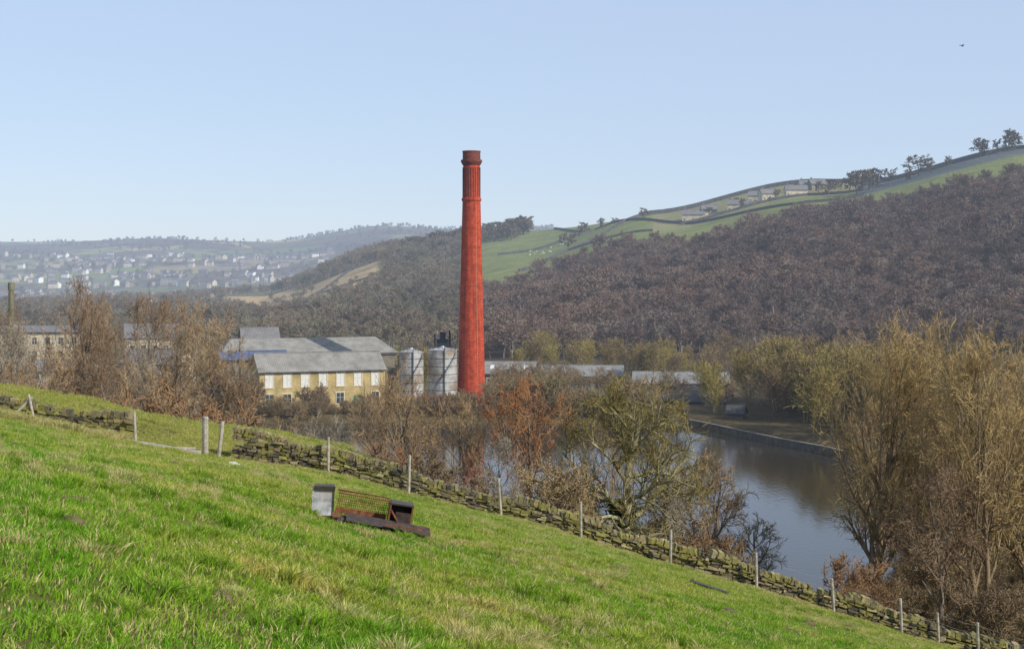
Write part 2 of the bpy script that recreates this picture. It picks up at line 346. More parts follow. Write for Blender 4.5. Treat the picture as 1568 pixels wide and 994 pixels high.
# instancing of masses
def scatter(name,protos,X,Y,S,sink=0,normal=False,seed=0,Z=None):
    g=np.random.default_rng(seed); root=empty(name); X=np.asarray(X);Y=np.asarray(Y);S=np.asarray(S)
    Z=H(X,Y)-sink if Z is None else Z; n=len(X); var=g.integers(0,len(protos),n); yaw=g.uniform(0,6.28,n)
    if normal:
        e=.3; nx=-(H(X+e,Y)-H(X-e,Y))/(2*e); ny=-(H(X,Y+e)-H(X,Y-e))/(2*e)
    else: nx=np.zeros(n);ny=np.zeros(n)
    nn=nrm(np.stack([nx,ny,np.ones(n)],-1)); a=np.stack([np.cos(yaw),np.sin(yaw),0*yaw],-1); a=nrm(a-(a*nn).sum(-1,keepdims=True)*nn); b=np.cross(nn,a)
    c=np.stack([X,Y,Z],-1); h=S[:,None]/2
    Q=np.stack([c-a*h-b*h,c+a*h-b*h,c+a*h+b*h,c-a*h+b*h],1)
    for v,me in enumerate(protos):
        k=var==v
        if not k.any(): continue
        q=Q[k].reshape(-1,3); im=np_mesh(name+'_points',q,np.arange(len(q)).reshape(-1,4))
        io=D.objects.new('placement_%d'%v,im); link(io,root); io.instance_type='FACES'; io.use_instance_faces_scale=True; io.instance_faces_scale=1; io.show_instancer_for_render=False; io.show_instancer_for_viewport=False
        link(D.objects.new('plant_form_%d'%v,me),io)
def jgrid(x0,x1,y0,y1,s,g):
    xs=np.arange(x0,x1,s);ys=np.arange(y0,y1,s);X,Y=np.meshgrid(xs,ys); return (X+g.uniform(-.5,.5,X.shape)*s).ravel(),(Y+g.uniform(-.5,.5,X.shape)*s).ravel()
def copym(me,mats):
    c=me.copy()
    for i,m in enumerate(mats): c.materials[i]=m
    return c
WT=[tree_mesh('woodland_tree_form',100+i,10,[9,10.5,8,12,9.5][i],[bark_dark,tw_wood],n=(11,8,12),tw=.040,r0=.22,res=0,low=.35,sp=.6) for i in range(5)]
VT=[copym(m,[bark_brown,tw_spur]) for m in WT[:4]]
BI=[tree_mesh('birch_form',160+i,10,5,[bark_birch,tw_wood],n=(14,6,8),tw=.035,r0=.16,res=0,low=.25,sp=.4,up=(.15,.05,0,0)) for i in range(2)]
FT=[tree_mesh('far_tree_form',120+i,10,11,[tw_far,tw_far],n=(9,6,7),tw=.14,r0=.2,res=0,low=.15) for i in range(3)]
WI=[tree_mesh('willow_form',130+i,10,7.6,[tw_willow,tw_willow],n=(12,7,8),tw=.024,r0=.15,stems=3,lean=.22,res=0,low=.15,**UP) for i in range(3)]
SH=[tree_mesh('shrub_form',140+i,3,3.6,[tw_scrub,tw_scrub],n=(8,5,5,4),tw=.012,r0=.05,stems=5,lean=.5,low=.05,res=0,sp=.6) for i in range(3)]
ST=[tree_mesh('sapling_form',150+i,10,8,[bark_brown,tw_scrub],n=(12,7,9),tw=.026,r0=.16,res=0,low=.2,sp=.6) for i in range(3)]
g=np.random.default_rng(3)
X,Y=jgrid(-30,620,428,860,7.6,g); t=X/Y; k=(Y<wood_top(t)+7*np.sin(X*.05))&(t>-.03)&(t<.75); X=X[k];Y=Y[k]
S=g.uniform(.7,1.25,len(X))*np.where(g.random(len(X))<.08,1.3,1)*(1+.15*np.sin(X*.03)*np.sin(Y*.025))*np.where(Y>wood_top(X/Y)-45,.8,1)
scatter('hillside_woodland',WT,X,Y,S,seed=1)
X=g.uniform(.0,.26,130)*500; Y=g.uniform(424,560,130); scatter('birch_stand',BI,X,Y,g.uniform(.8,1.3,130),seed=21)
# wooded spur, valley trees
X,Y=jgrid(-420,20,400,1420,9.5,g); t=X/Y
cl=np.sin(X*.03+1)*np.sin(Y*.021)
dens=np.where(t>-.17,.62+.35*cl,.22); dens=np.where((t>-.14)&(Y>1120),.85,dens)
bf=brownfield(t,Y)|((t>-.19)&(t<-.10)&(Y>830)&(Y<1125)); k=(g.random(len(X))<dens)&(t<-.025)&(t>-.6)&~bf&(Y>np.where(t<-.2,440,400)); X=X[k];Y=Y[k]
scatter('valley_woodland',VT,X,Y,g.uniform(.75,1.2,len(X)),seed=2)
bx=[];by=[];bs=[]
for i in range(34): 
    y=g.uniform(905,1110); b=g.choice([-.15,-.125,-.17,-.11])+g.normal(0,.004); bx.append(b*y);by.append(y);bs.append(g.uniform(.35,.7))
scatter('hedgerow_trees',VT,bx,by,bs,seed=25)
# far scattered trees
X,Y=jgrid(-2400,200,1700,4400,32,g); t=X/Y; cl=np.sin(X*.009)*np.sin(Y*.008)+.6*np.sin(X*.021+Y*.013)
k=(g.random(len(X))<np.clip(.26+.5*cl,.05,.85))&(t<.03)&(t>-.6); X=X[k];Y=Y[k]; scatter('distant_trees',FT,X,Y,g.uniform(.6,1.2,len(X)),seed=3)
# hedgerow and ridge trees
rx=[];ry=[];rs=[]
for b,y,s in [(.240,880,1.2),(.247,872,1.3),(.254,870,1.25),(.261,868,1.2),(.268,865,1.0),(.289,862,1.3),(.297,858,.9),(.333,858,1.1),(.338,858,1.0),(.353,855,1.3),(.358,858,1.2),(.372,860,1.4),(.232,900,.8),(.05,1020,.9),(.065,990,.7),(.095,960,.7),(.04,900,1.1),(.245,840,1.2),(.257,835,1.2),(.165,880,.6),(.31,850,.7),(.188,900,.6),(.203,915,.7),(.218,905,.8),(.14,900,.5),(.28,845,.8),(.345,850,.8),(.073,975,.5),(.159,905,.6),(.225,870,.9)]:
    rx.append(b*y);ry.append(y);rs.append(s)
scatter('ridge_trees',FT,rx,ry,rs,seed=4)
X=g.uniform(-.075,.012,90)*1190; Y=g.uniform(1130,1230,90); scatter('spur_top_trees',FT,X,Y,g.uniform(.9,1.45,90),seed=5)
# willows in the valley beside reservoir
px=[];py=[];ps=[]
A=np.array([(33,262),(40,243),(49,221),(60,200)],float)
for i in range(50):
    q=g.uniform(0,3); j=min(int(q),2); p=A[j]*(1-(q-j))+A[j+1]*(q-j); off=g.uniform(7,46)
    px.append(p[0]+.55*off);py.append(p[1]+.83*off);ps.append(g.uniform(.95,1.4))
for i in range(16):
    y=g.uniform(360,400); b=g.uniform(.0,.075); px.append(b*y);py.append(y);ps.append(g.uniform(.7,1.0))
for i in range(14):
    y=g.uniform(335,380); b=g.uniform(.075,.14); px.append(b*y);py.append(y);ps.append(g.uniform(.6,1.0))
for i in range(4):
    y=g.uniform(310,330); b=g.uniform(-.075,-.062); px.append(b*y);py.append(y);ps.append(g.uniform(.9,1.1))
scatter('yellow_willow_trees',WI,px,py,ps,seed=6)
X=g.uniform(36,110,90);Y=g.uniform(240,400,90); k=(poly_sd(X,Y,POND)>6)&(X/Y>.135); scatter('brown_valley_trees',ST,X[k],Y[k],g.uniform(.6,1.2,k.sum()),seed=22)
# scrub along the banks
X,Y=jgrid(-90,60,53,290,2.8,g); sd=poly_sd(X,Y,POND); t=X/Y
bank=(Y>60)&(Y<200)&(sd>.3)&(sd<60)&(X>-80)&(X<.5*Y)
pr=np.where((Y<78),.08,.5); pr=np.where(X<-18,np.where(Y<82,0,.85),pr); pr=np.where((t>.155)&(t<.24),.08,pr); pr=np.where(t>=.24,.35,pr)
far=(Y>=200)&(sd>.3)&(sd<7)&(X<24)
k=(bank&(g.random(len(X))<pr))|(far&(g.random(len(X))<.9)); X=X[k];Y=Y[k]; t=t[k]
S=g.uniform(.5,1.3,len(X))*np.where((g.random(len(X))<.12)&(t<.15),1.8,1)*np.where((X<-16)|(Y>150),1.35,1)*np.where((X<-22)&(Y>200),.75,1)*np.where((t>.155)&(t<.24),.5,1)
scatter('bankside_scrub',SH,X,Y,S,seed=7,sink=.1)
X=g.uniform(-125,-20,300);Y=g.uniform(170,300,300); k=(poly_sd(X,Y,POND)>1)&((Y<262)|(X<-66))&~((X>-56)&(Y>150)); X=X[k];Y=Y[k]
scatter('valley_saplings',ST,X,Y,g.uniform(.4,1.05,len(X)),seed=8)
X=g.uniform(-5,36,80);Y=g.uniform(269,320,80); k=(poly_sd(X,Y,POND)>1); scatter('valley_thicket',ST,X[k],Y[k],g.uniform(.35,.75,k.sum()),seed=9)
# ivy
def leaves(name,x,y,z0,z1,rad,n,mat,seed):
    g=np.random.default_rng(seed); c=np.stack([g.normal(0,rad*.5,n),g.normal(0,rad*.5,n),g.uniform(z0,z1,n)],-1)
    c[:,0]+=.25*rad*np.sin(c[:,2]*2.1); a=nrm(g.normal(size=(n,3)))*.09; b=nrm(np.cross(a,g.normal(size=(n,3))))*.07
    V=np.stack([c-a,c+b,c+a,c-b],1).reshape(-1,3); me=np_mesh(name,V,np.arange(4*n).reshape(-1,4),[mat]); o=D.objects.new(name,me); o.location=(x,y,Hs(x,y)); link(o)
ivy=twigmat('ivy_leaf',(.025,.05,.015),(.07,.11,.03))
leaves('ivy_growth',6.5,84.8,0,4.5,.8,5000,ivy,1); leaves('holly_bush',7.2,86,0,2.6,1.6,5000,ivy,2)
# ------------------------------------------------------------------ grass
def grass_mat(name,straw=False):
    m,nt=new_mat(name); f=noise(nt,.6,7,rough=.75); f2=noise(nt,9,3); f3=noise(nt,.12,3)
    if straw: col=ramp(nt,f2,[(.35,(.38,.32,.12)),(.65,(.64,.56,.28))])
    else:
        col=ramp(nt,f,[(.30,(.06,.15,.012)),(.42,(.15,.29,.022)),(.52,(.24,.36,.038)),(.60,(.37,.41,.08)),(.68,(.49,.43,.16)),(.80,(.36,.27,.13))])
        c2=ramp(nt,f2,[(.3,(.48,.56,.44)),(.7,(1.36,1.25,1.32))]); col=mix(nt,1.,col,c2,'MULTIPLY')
        c3=ramp(nt,f3,[(.38,(.72,.98,.6)),(.62,(1.22,1.04,1.2))]); col=mix(nt,1.,col,c3,'MULTIPLY')
        g=N(nt,'ShaderNodeNewGeometry'); sx=N(nt,'ShaderNodeSeparateXYZ'); nt.links.new(g.outputs['Position'],sx.inputs[0])
        mr=N(nt,'ShaderNodeMapRange'); mr.inputs[1].default_value=30; mr.inputs[2].default_value=50; mr.inputs[3].default_value=0; mr.inputs[4].default_value=.5; nt.links.new(sx.outputs[1],mr.inputs[0])
        col=mix(nt,mr.outputs[0],col,(.40,.39,.11))
    d=N(nt,'ShaderNodeBsdfDiffuse'); nt.links.new(col,d.inputs[0]); t=N(nt,'ShaderNodeBsdfTranslucent'); nt.links.new(col,t.inputs[0])
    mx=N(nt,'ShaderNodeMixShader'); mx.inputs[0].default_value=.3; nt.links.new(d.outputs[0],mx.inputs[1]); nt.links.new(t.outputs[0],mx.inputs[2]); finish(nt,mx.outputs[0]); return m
GM=grass_mat('grass_blade'); GS=grass_mat('straw_blade',True)
def blades(name,n,rad,h0,h1,w,mats,seed,sfrac=.08,clump=0,spread=.5):
    g=np.random.default_rng(seed)
    if clump:
        cc=g.uniform(-rad,rad,(clump,2)); ci=g.integers(0,clump,n); c=cc[ci]+g.normal(0,.05,(n,2)); hh=g.uniform(.3,1.7,clump)[ci]
    else: c=g.normal(0,rad*.4,(n,2)); hh=np.ones(n)
    h=g.uniform(h0,h1,n)*hh; a=g.uniform(0,6.28,n); w2=w*g.uniform(.7,1.3,n)
    l=g.normal(0,spread,(n,2))*h[:,None]; s=np.stack([np.cos(a)*w2,np.sin(a)*w2],-1)
    if not clump: l=l+nrm(c)*h[:,None]*.45
    z0=np.full(n,-.02)
    B1=np.c_[c-s,z0];B2=np.c_[c+s,z0];M1=np.c_[c-s*.7+l*.35,h*.6];M2=np.c_[c+s*.7+l*.35,h*.6];T1=np.c_[c+l-s*.12,h];T2=np.c_[c+l+s*.12,h]
    V=np.stack([B1,B2,M2,M1,T2,T1],1).reshape(-1,3); b=np.arange(n)[:,None]*6
    F=np.concatenate([b+np.array([0,1,2,3]),b+np.array([3,2,4,5])])
    if clump:
        cs=(g.random(clump)<sfrac*1.6)[ci]; ms=((g.random(n)<sfrac*.6)|(cs&(g.random(n)<.6))).astype(int)
    else: ms=(g.random(n)<sfrac).astype(int)
    return np_mesh(name,V,F,mats,np.r_[ms,ms])
GP=[blades('grass_patch_form',1600,.66,.025,.075,.0055,[GM,GS],200+i,sfrac=.13,clump=90) for i in range(6)]
TP=[blades('tussock_form',200,.16,.08,.22,.005,[GM,GS],220+i,sfrac=.8) for i in range(3)]
TG=[blades('green_tuft_form',200,.18,.07,.17,.006,[GM,GS],230+i,sfrac=.08) for i in range(3)]
X,Y=jgrid(-32,32,5,58.5,.92,g); k=(np.abs(X)<.42*Y+4)&((Y<51)|((X<-7))); X=X[k];Y=Y[k]
scatter('pasture_grass',GP,X,Y,g.uniform(.85,1.15,len(X)),normal=True,seed=10)
n=6500; X=g.uniform(-26,26,n);Y=g.uniform(6,49.3,n); c=np.sin(X*.8+1)+np.sin(Y*.55)+np.sin(X*.3-Y*.4); k=(np.abs(X)<.42*Y+3)&(c>g.uniform(-.5,2.2,n)); X=X[k];Y=Y[k]
X=np.r_[X,g.uniform(-24,-13.6,300),g.uniform(-10,24,240)];Y=np.r_[Y,g.uniform(47.3,49.7,300),g.uniform(48.6,49.5,240)]
S=g.uniform(.3,.9,len(X)); S[-540:-240]*=2.4
scatter('dry_grass_tussocks',TP,X,Y,S,normal=True,seed=11)
n=3600; X=g.uniform(-26,26,n);Y=g.uniform(6,49.3,n); c=np.sin(X*.5+3)+np.sin(Y*.7+1); k=(np.abs(X)<.42*Y+3)&(c>g.uniform(-1.5,1.5,n)); X=X[k];Y=Y[k]; scatter('green_grass_tufts',TG,X,Y,g.uniform(.4,1.3,len(X)),normal=True,seed=12)
# ------------------------------------------------------------------ dry stone wall
def attr_mat(name,rough=.9):
    m,nt=new_mat(name); at=N(nt,'ShaderNodeAttribute',attribute_name='Col'); f=noise(nt,14,6); c=ramp(nt,f,[(.3,(.4,.4,.37)),(.7,(1.15,1.15,1.1))]); col=mix(nt,1.,at.outputs['Color'],c,'MULTIPLY')
    f2=noise(nt,2.2,5); c2=ramp(nt,f2,[(.46,(0,0,0)),(.62,(.75,.75,.75))]); col=mix(nt,c2,col,(.24,.22,.045))
    p=N(nt,'ShaderNodeBsdfPrincipled'); nt.links.new(col,p.inputs['Base Color']); p.inputs['Roughness'].default_value=rough
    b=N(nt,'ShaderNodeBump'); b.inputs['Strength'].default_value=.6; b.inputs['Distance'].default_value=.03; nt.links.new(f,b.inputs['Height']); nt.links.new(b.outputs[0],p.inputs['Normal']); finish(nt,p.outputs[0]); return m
STONE=attr_mat('drystone')
def stone_wall(name,x0,x1,hfun,seed,yc=50.3,th=.5):
    g=np.random.default_rng(seed); V=[];F=[];C=[]
    pal=np.array([(.19,.155,.09),(.27,.21,.125),(.12,.105,.075),(.24,.21,.08),(.34,.285,.17),(.155,.13,.08),(.08,.07,.055)])
    cb=np.array([(-1,-1,-1),(1,-1,-1),(1,1,-1),(-1,1,-1),(-1,-1,1),(1,-1,1),(1,1,1),(-1,1,1)],float)*.5
    fb=np.array([(0,3,2,1),(4,5,6,7),(0,1,5,4),(1,2,6,5),(2,3,7,6),(3,0,4,7)])
    def stone(cx,cy,cz,sx,sy,sz,rot):
        c=cb*np.array([sx,sy,sz])+g.normal(0,.014,(8,3)); ca,sa=math.cos(rot),math.sin(rot)
        c=np.c_[c[:,0]*ca-c[:,2]*sa,c[:,1],c[:,0]*sa+c[:,2]*ca]+np.array([cx,cy,cz]); o=len(V)*8; V.append(c);F.append(fb+o); col=pal[g.integers(0,7)]*g.uniform(.75,1.25); C.append(np.tile(col,(6,1)))
    ncourse=8
    for ci in range(ncourse):
        x=x0+g.uniform(0,.2)
        while x<x1:
            L=g.uniform(.12,.42); xm=x+L/2; h=hfun(xm); ch=(h-.14)/ncourse; yy=yc+.12*math.sin(xm*.35); gz=Hs(xm,yy); sl=(Hs(xm+.4,yy)-Hs(xm-.4,yy))/.8
            if g.random()>.04: stone(xm,yy+g.normal(0,.04),gz+ch*(ci+.45)-.02,L-.018,th*(1-.3*ci/ncourse)+g.uniform(-.05,.05),ch-.010+g.uniform(-.02,.015),math.atan(sl)+g.normal(0,.05))
            x+=L
    x=x0
    while x<x1:
        L=g.uniform(.06,.18); xm=x+L/2; h=hfun(xm); yy=yc+.12*math.sin(xm*.35); gz=Hs(xm,yy); 
        if g.random()>.08: stone(xm,yy,gz+h-.1,L,.36+g.uniform(-.05,.08),g.uniform(.12,.28),g.normal(.15,.3)-.2)
        x+=L+.01
    me=np_mesh(name,np.concatenate(V),np.concatenate(F),[STONE],attr={'Col':('FACE',np.concatenate(C))}); link(D.objects.new(name,me))
stone_wall('dry_stone_wall',-30,-13.65,lambda x:np.interp(x,[-30,-18,-15,-13.6],[.65,.7,.95,1.1])+.07*math.sin(x*1.3),1)
stone_wall('dry_stone_wall',-10.1,30,lambda x:(np.interp(x,[-10,-7,-4,2,12,30],[1.15,.95,.8,.75,.78,.85])+.09*math.sin(x*1.1)+.06*math.sin(x*2.7)),2)
# ------------------------------------------------------------------ fence
wood=surf('weathered_wood',(.22,.20,.16),(.42,.39,.32),6,.9,.3,obj=True)
wire=surf('fence_wire',(.20,.19,.18),(.3,.28,.26),5,.5)
fr=empty('post_and_wire_fence'); PX=[-25,-21.5,-17.6,-13.3,-10.85,-10.4,-6.5,-3.66,-.37,2.44,5.6,8.66,11.4,13.8,15.1,16.5,19.2,22,25]; tops=[]
for i,x in enumerate(PX):
    if i in (1,2): tops.append(None); continue
    yy=49.75; z=Hs(x,yy); s=MB(); ln=R0.normal(0,.06); hh=1.25+R0.uniform(-.08,.15); r=.05
    if i==4: r=.11; hh=1.4
    if i==5: ln=.16; hh=1.3; r=.07
    s.cyl((x,yy,z-.2),(x+ln,yy+R0.normal(0,.03),z+hh),r*1.05,r,8); s.obj('post_%d'%i,[wood],fr); tops.append((x,yy,z,ln,hh))
s=MB()
for i,(a,b) in enumerate(zip(tops[:-1],tops[1:])):
    if i<5: continue
    for q in (.85,1.15):
        m=[(a[0]+a[3]*q/a[4]+(b[0]-a[0])*t,a[1]-.06,(a[2]+q)*(1-t)+(b[2]+q)*t-.05*4*t*(1-t)) for t in np.linspace(0,1,5)]
        for p,r in zip(m[:-1],m[1:]): s.cyl(p,r,.003,.003,4)
s.obj('wires',[wire],fr)
s=MB(); xa,xb=-13.4,-10.9; s.cyl((xa,49.6,Hs(xa,49.6)+.12),(xb,49.2,Hs(xb,49.2)+.1),.09,.08,7); s.cyl((xa+.3,49.9,Hs(xa,49.9)+.1),(xb-.3,49.7,Hs(xb,49.7)+.02),.06,.06,7); s.cyl((-12.4,49.3,Hs(-12.4,49.3)+.05),(-11.2,49.9,Hs(-11.2,49.9)+.22),.05,.05,7)
s.cyl((-17.6,49.2,Hs(-17.6,49.2)),(-16.9,49.6,Hs(-16.9,49.6)+1.0),.05,.045,7); s.cyl((-16.6,49.0,Hs(-16.6,49.0)),(-17.0,49.5,Hs(-17,49.5)+1.05),.045,.04,7); s.obj('fallen_timber',[wood])
# ------------------------------------------------------------------ feed trough wreck
steel=surf('weathered_steel',(.20,.21,.22),(.58,.59,.60),5,.55,.1,obj=True,metal=.1,c3=(.28,.19,.14))
rust=surf('rust',(.08,.033,.018),(.24,.09,.038),8,.85,.3,obj=True)
dark=surf('dark_sheet',(.02,.018,.02),(.07,.045,.035),6,.5,.2,obj=True)
fx,fy=-3.82,27.; tr=empty('rusty_feed_trough',(fx,fy,Hs(fx,fy)),0); tr.rotation_euler=(0,.17,.12)
s=MB(); M=Matrix.Rotation(-.12,4,'Y'); s.box(0,.36,0,.03,0,.5,0,M); s.box(.362,.39,-.02,.34,0,.52,1,M); s.box(0,.39,-.03,.30,.52,.56,1,M); s.box(-.03,-.003,-.02,.3,.02,.5,0,M)
s.box(-.01,.40,-.05,-.031,.50,.57,1,M); s.box(-.035,.395,-.05,.0,-.03,.0,1,M); s.obj('side_panel',[steel,dark],tr)
s=MB()
for z in (.06,.50): 
    for y in (.02,.42): s.cyl((.40,y,z),(1.42,y,z-.02),.014,.014,6)
for i in range(26):
    x=.43+i*.039; s.cyl((x,.42,.06),(x+.02,.42,.49),.005,.005,4)
for i in range(9):
    z=.08+i*.05; s.cyl((.41,.42,z),(1.42,.42,z),.005,.005,4)
for x in (.41,.9,1.4): s.cyl((x,.02,.06),(x,.42,.05),.012,.012,6)
s.box(.42,1.40,.40,.414,.05,.16)
s.obj('mesh_basket',[rust],tr)
s=MB(); s.box(1.43,1.46,0,.42,0,.46); s.box(1.86,1.89,0,.42,-.02,.42,0); s.box(1.46,1.86,.39,.42,0,.43,1); s.box(1.46,1.86,0,.39,-.02,.03,0); s.box(1.44,1.89,-.01,.43,.43,.46,1); s.box(1.56,1.86,.0,.03,.03,.3,1); s.cyl((1.45,.1,.33),(1.62,-.06,.12),.02,.02,6); s.obj('feed_box',[rust,dark],tr)
for qi,(ox,oy,oz,rr) in enumerate([(.42,-.55,.03,-.05),(.62,-.62,.10,-.02)]):
    xs=np.linspace(0,.62,63); V=[];F=[]
    for a in xs:
        zz=.016*math.sin(a*2*math.pi/.076); V+= [(0,a,zz),(1.62,a,zz),(0,a,zz-.006),(1.62,a,zz-.006)]
    for i in range(len(xs)-1):
        b=i*4; F+=[(b,b+1,b+5,b+4),(b+2,b+6,b+7,b+3),(b,b+4,b+6,b+2),(b+1,b+3,b+7,b+5)]
    me=D.meshes.new('corrugated'); me.from_pydata(V,[],F); me.materials.append(dark); o=D.objects.new('corrugated_sheet_%d'%qi,me); o.location=(ox,oy,oz); o.rotation_euler=(.06,.03,rr); link(o,tr)
s=MB(); s.box(1.35,2.12,-.68,-.65,.12,.15); s.box(.35,.5,-.5,-.1,.1,.13); s.obj('rusted_bars',[rust],tr)
s=MB(); s.box(-.5,.5,-.25,.25,0,.05); s.box(-.5,.5,-.25,-.21,.05,.09); s.box(-.5,-.46,-.21,.25,.05,.09); s.obj('rusty_ground_plate',[dark],loc=(5.1,36.5,Hs(5.1,36.5)+.05),rot=(-.1,.25,-.3))
soil=surf('soil',(.07,.045,.025),(.15,.11,.065),8,.95,.4)
def lump(name,x,y,r,h,mat,seed):
    g=np.random.default_rng(seed); n=16; V=[];F=[]
    for j in range(5):
        f=j/4
        for k_ in range(n):
            a=2*math.pi*k_/n; rr=r*math.cos(f*1.5)*(1+.2*math.sin(a*3+seed)+g.normal(0,.06)); V.append((rr*math.cos(a),rr*math.sin(a),h*math.sin(f*1.5)-.03+g.normal(0,.008)))
    for j in range(4):
        for k_ in range(n): F.append((j*n+k_,j*n+(k_+1)%n,(j+1)*n+(k_+1)%n,(j+1)*n+k_))
    V.append((0,0,h-.02)); 
    for k_ in range(n): F.append((4*n+k_,4*n+(k_+1)%n,len(V)-1))
    me=D.meshes.new(name); me.from_pydata(V,[],F); me.materials.append(mat); o=D.objects.new(name,me); o.location=(x,y,Hs(x,y)); link(o)
for i,(x,y,r) in enumerate([(-4.7,14.5,.25),(-5.5,17.5,.22),(-9.6,27,.3),(5.3,27,.3),(4.4,29,.3),(-1.8,23,.2),(-8,33,.25),(2.5,34,.25),(6.8,33,.3),(-2.5,12,.13),(-11,34,.3),(-7,22,.2),(0.6,30,.22),(9,38,.3)]): lump('molehill',x,y,r,.10,soil,i)
pale=surf('pale_stone',(.35,.34,.30),(.55,.53,.48),6)
lump('loose_stone',-8.2,41.2,.22,.14,pale,20)
# ------------------------------------------------------------------ mill chimney
def red_brick():
    m,nt=new_mat('red_painted_brick'); tc=N(nt,'ShaderNodeTexCoord'); sx=N(nt,'ShaderNodeSeparateXYZ'); nt.links.new(tc.outputs['Object'],sx.inputs[0])
    at=N(nt,'ShaderNodeMath',operation='ARCTAN2'); nt.links.new(sx.outputs[1],at.inputs[0]); nt.links.new(sx.outputs[0],at.inputs[1])
    ml=N(nt,'ShaderNodeMath',operation='MULTIPLY'); nt.links.new(at.outputs[0],ml.inputs[0]); ml.inputs[1].default_value=2.2
    cb=N(nt,'ShaderNodeCombineXYZ'); nt.links.new(ml.outputs[0],cb.inputs[0]); nt.links.new(sx.outputs[2],cb.inputs[1])
    br=N(nt,'ShaderNodeTexBrick'); nt.links.new(cb.outputs[0],br.inputs[0]); br.inputs['Scale'].default_value=1; br.inputs['Brick Width'].default_value=.5; br.inputs['Row Height'].default_value=.3; br.inputs['Mortar Size'].default_value=.025
    br.inputs['Color1'].default_value=(.40,.050,.022,1); br.inputs['Color2'].default_value=(.52,.085,.034,1); br.inputs['Mortar'].default_value=(.26,.045,.025,1)
    f=noise(nt,.8,7,tc.outputs['Object'],.7); c=ramp(nt,f,[(.33,(.62,.58,.58)),(.65,(1.12,1.15,1.12))]); col=mix(nt,1.,br.outputs[0],c,'MULTIPLY')
    mp=N(nt,'ShaderNodeMapping'); mp.inputs['Scale'].default_value=(2,2,.05); nt.links.new(tc.outputs['Object'],mp.inputs[0]); f=noise(nt,1,4,mp.outputs[0]); c=ramp(nt,f,[(.4,(.75,.75,.75)),(.6,(1.1,1.1,1.1))]); col=mix(nt,1.,col,c,'MULTIPLY')
    p=N(nt,'ShaderNodeBsdfPrincipled'); nt.links.new(col,p.inputs['Base Color']); p.inputs['Roughness'].default_value=.8; p.inputs['Specular IOR Level'].default_value=.15; finish(nt,p.outputs[0]); return m
RB=red_brick(); darkred=surf('sooty_brick',(.09,.028,.02),(.20,.05,.035),1.5,.85,obj=True)
ch=empty('mill_chimney',(-8.35,290,-27))
s=MB(); s.lathe([(0,3.1),(2.5,3.1),(2.6,2.9),(3,2.85),(42.3,1.86)],64); s.obj('shaft',[RB],ch,True)
s=MB(); s.lathe([(42.3,1.86),(42.3,2.0),(42.7,2.05),(42.95,2.0),(43.0,1.8),(49.6,1.72)],64); s.obj('upper_shaft',[RB],ch,False)
s=MB(); s.lathe([(49.6,1.72),(49.9,1.95),(50.4,2.2),(50.75,2.2),(50.8,1.85),(52.3,1.82),(52.35,1.9),(52.6,1.9),(52.6,1.3),(50,1.3)],64); s.obj('corbelled_crown',[darkred],ch)
s=MB()
for i in range(24):
    a=2*math.pi*i/24; M=Matrix.Rotation(a,4,'Z'); s.box(1.7,1.86,-.06,.06,43.06,49.2,0,M)
s.obj('shaft_ribs',[darkred],ch)
s=MB()
for z in np.arange(6,42,3.0):
    r=2.85-(z-3)/39.3*.99; s.lathe([(z,r),(z,r+.02),(z+.06,r+.02),(z+.06,r-.02)],48)
s.obj('iron_bands',[surf('band_red',(.34,.05,.025),(.42,.07,.035),1)],ch)
s=MB(); ca=math.radians(-62); s.cyl((2.9*math.cos(ca),2.9*math.sin(ca),3),(1.93*math.cos(ca),1.93*math.sin(ca),42.2),.05,.05,6); s.obj('lightning_conductor',[surf('copper',(.55,.25,.14),(.65,.33,.2),1)],ch)
green=surf('grey_green_steel',(.12,.13,.08),(.17,.18,.11),1,.6)
s=MB(); s.lathe([(0,.55),(.3,.55),(.3,.42),(23.5,.36),(23.5,.46),(24.6,.46),(24.6,.3),(24,.3)],20); s.obj('slim_flue_chimney',[green],loc=(-71.2,200,-25.6),smooth=False)
# ------------------------------------------------------------------ buildings
def stonewall_mat(name,c1,c2,mo):
    m,nt=new_mat(name); tc=N(nt,'ShaderNodeTexCoord'); sx=N(nt,'ShaderNodeSeparateXYZ'); nt.links.new(tc.outputs['Object'],sx.inputs[0])
    ad=N(nt,'ShaderNodeMath',operation='ADD'); nt.links.new(sx.outputs[0],ad.inputs[0]); nt.links.new(sx.outputs[1],ad.inputs[1]); cb=N(nt,'ShaderNodeCombineXYZ'); nt.links.new(ad.outputs[0],cb.inputs[0]); nt.links.new(sx.outputs[2],cb.inputs[1])
    br=N(nt,'ShaderNodeTexBrick'); nt.links.new(cb.outputs[0],br.inputs[0]); br.inputs['Scale'].default_value=1; br.inputs['Brick Width'].default_value=.6; br.inputs['Row Height'].default_value=.3; br.inputs['Mortar Size'].default_value=.02
    br.inputs['Color1'].default_value=(*c1,1); br.inputs['Color2'].default_value=(*c2,1); br.inputs['Mortar'].default_value=(*mo,1)
    f=noise(nt,.4,6); c=ramp(nt,f,[(.35,(.7,.7,.68)),(.65,(1.2,1.2,1.2))]); col=mix(nt,1.,br.outputs[0],c,'MULTIPLY')
    p=N(nt,'ShaderNodeBsdfPrincipled'); nt.links.new(col,p.inputs['Base Color']); p.inputs['Roughness'].default_value=.9; finish(nt,p.outputs[0]); return m
SAND=stonewall_mat('sandstone',(.38,.29,.12),(.46,.36,.17),(.26,.2,.1)); SAND2=stonewall_mat('pale_sandstone',(.46,.40,.29),(.55,.48,.36),(.3,.27,.2)); DARKST=stonewall_mat('dark_stone',(.16,.14,.11),(.2,.17,.13),(.1,.09,.07))
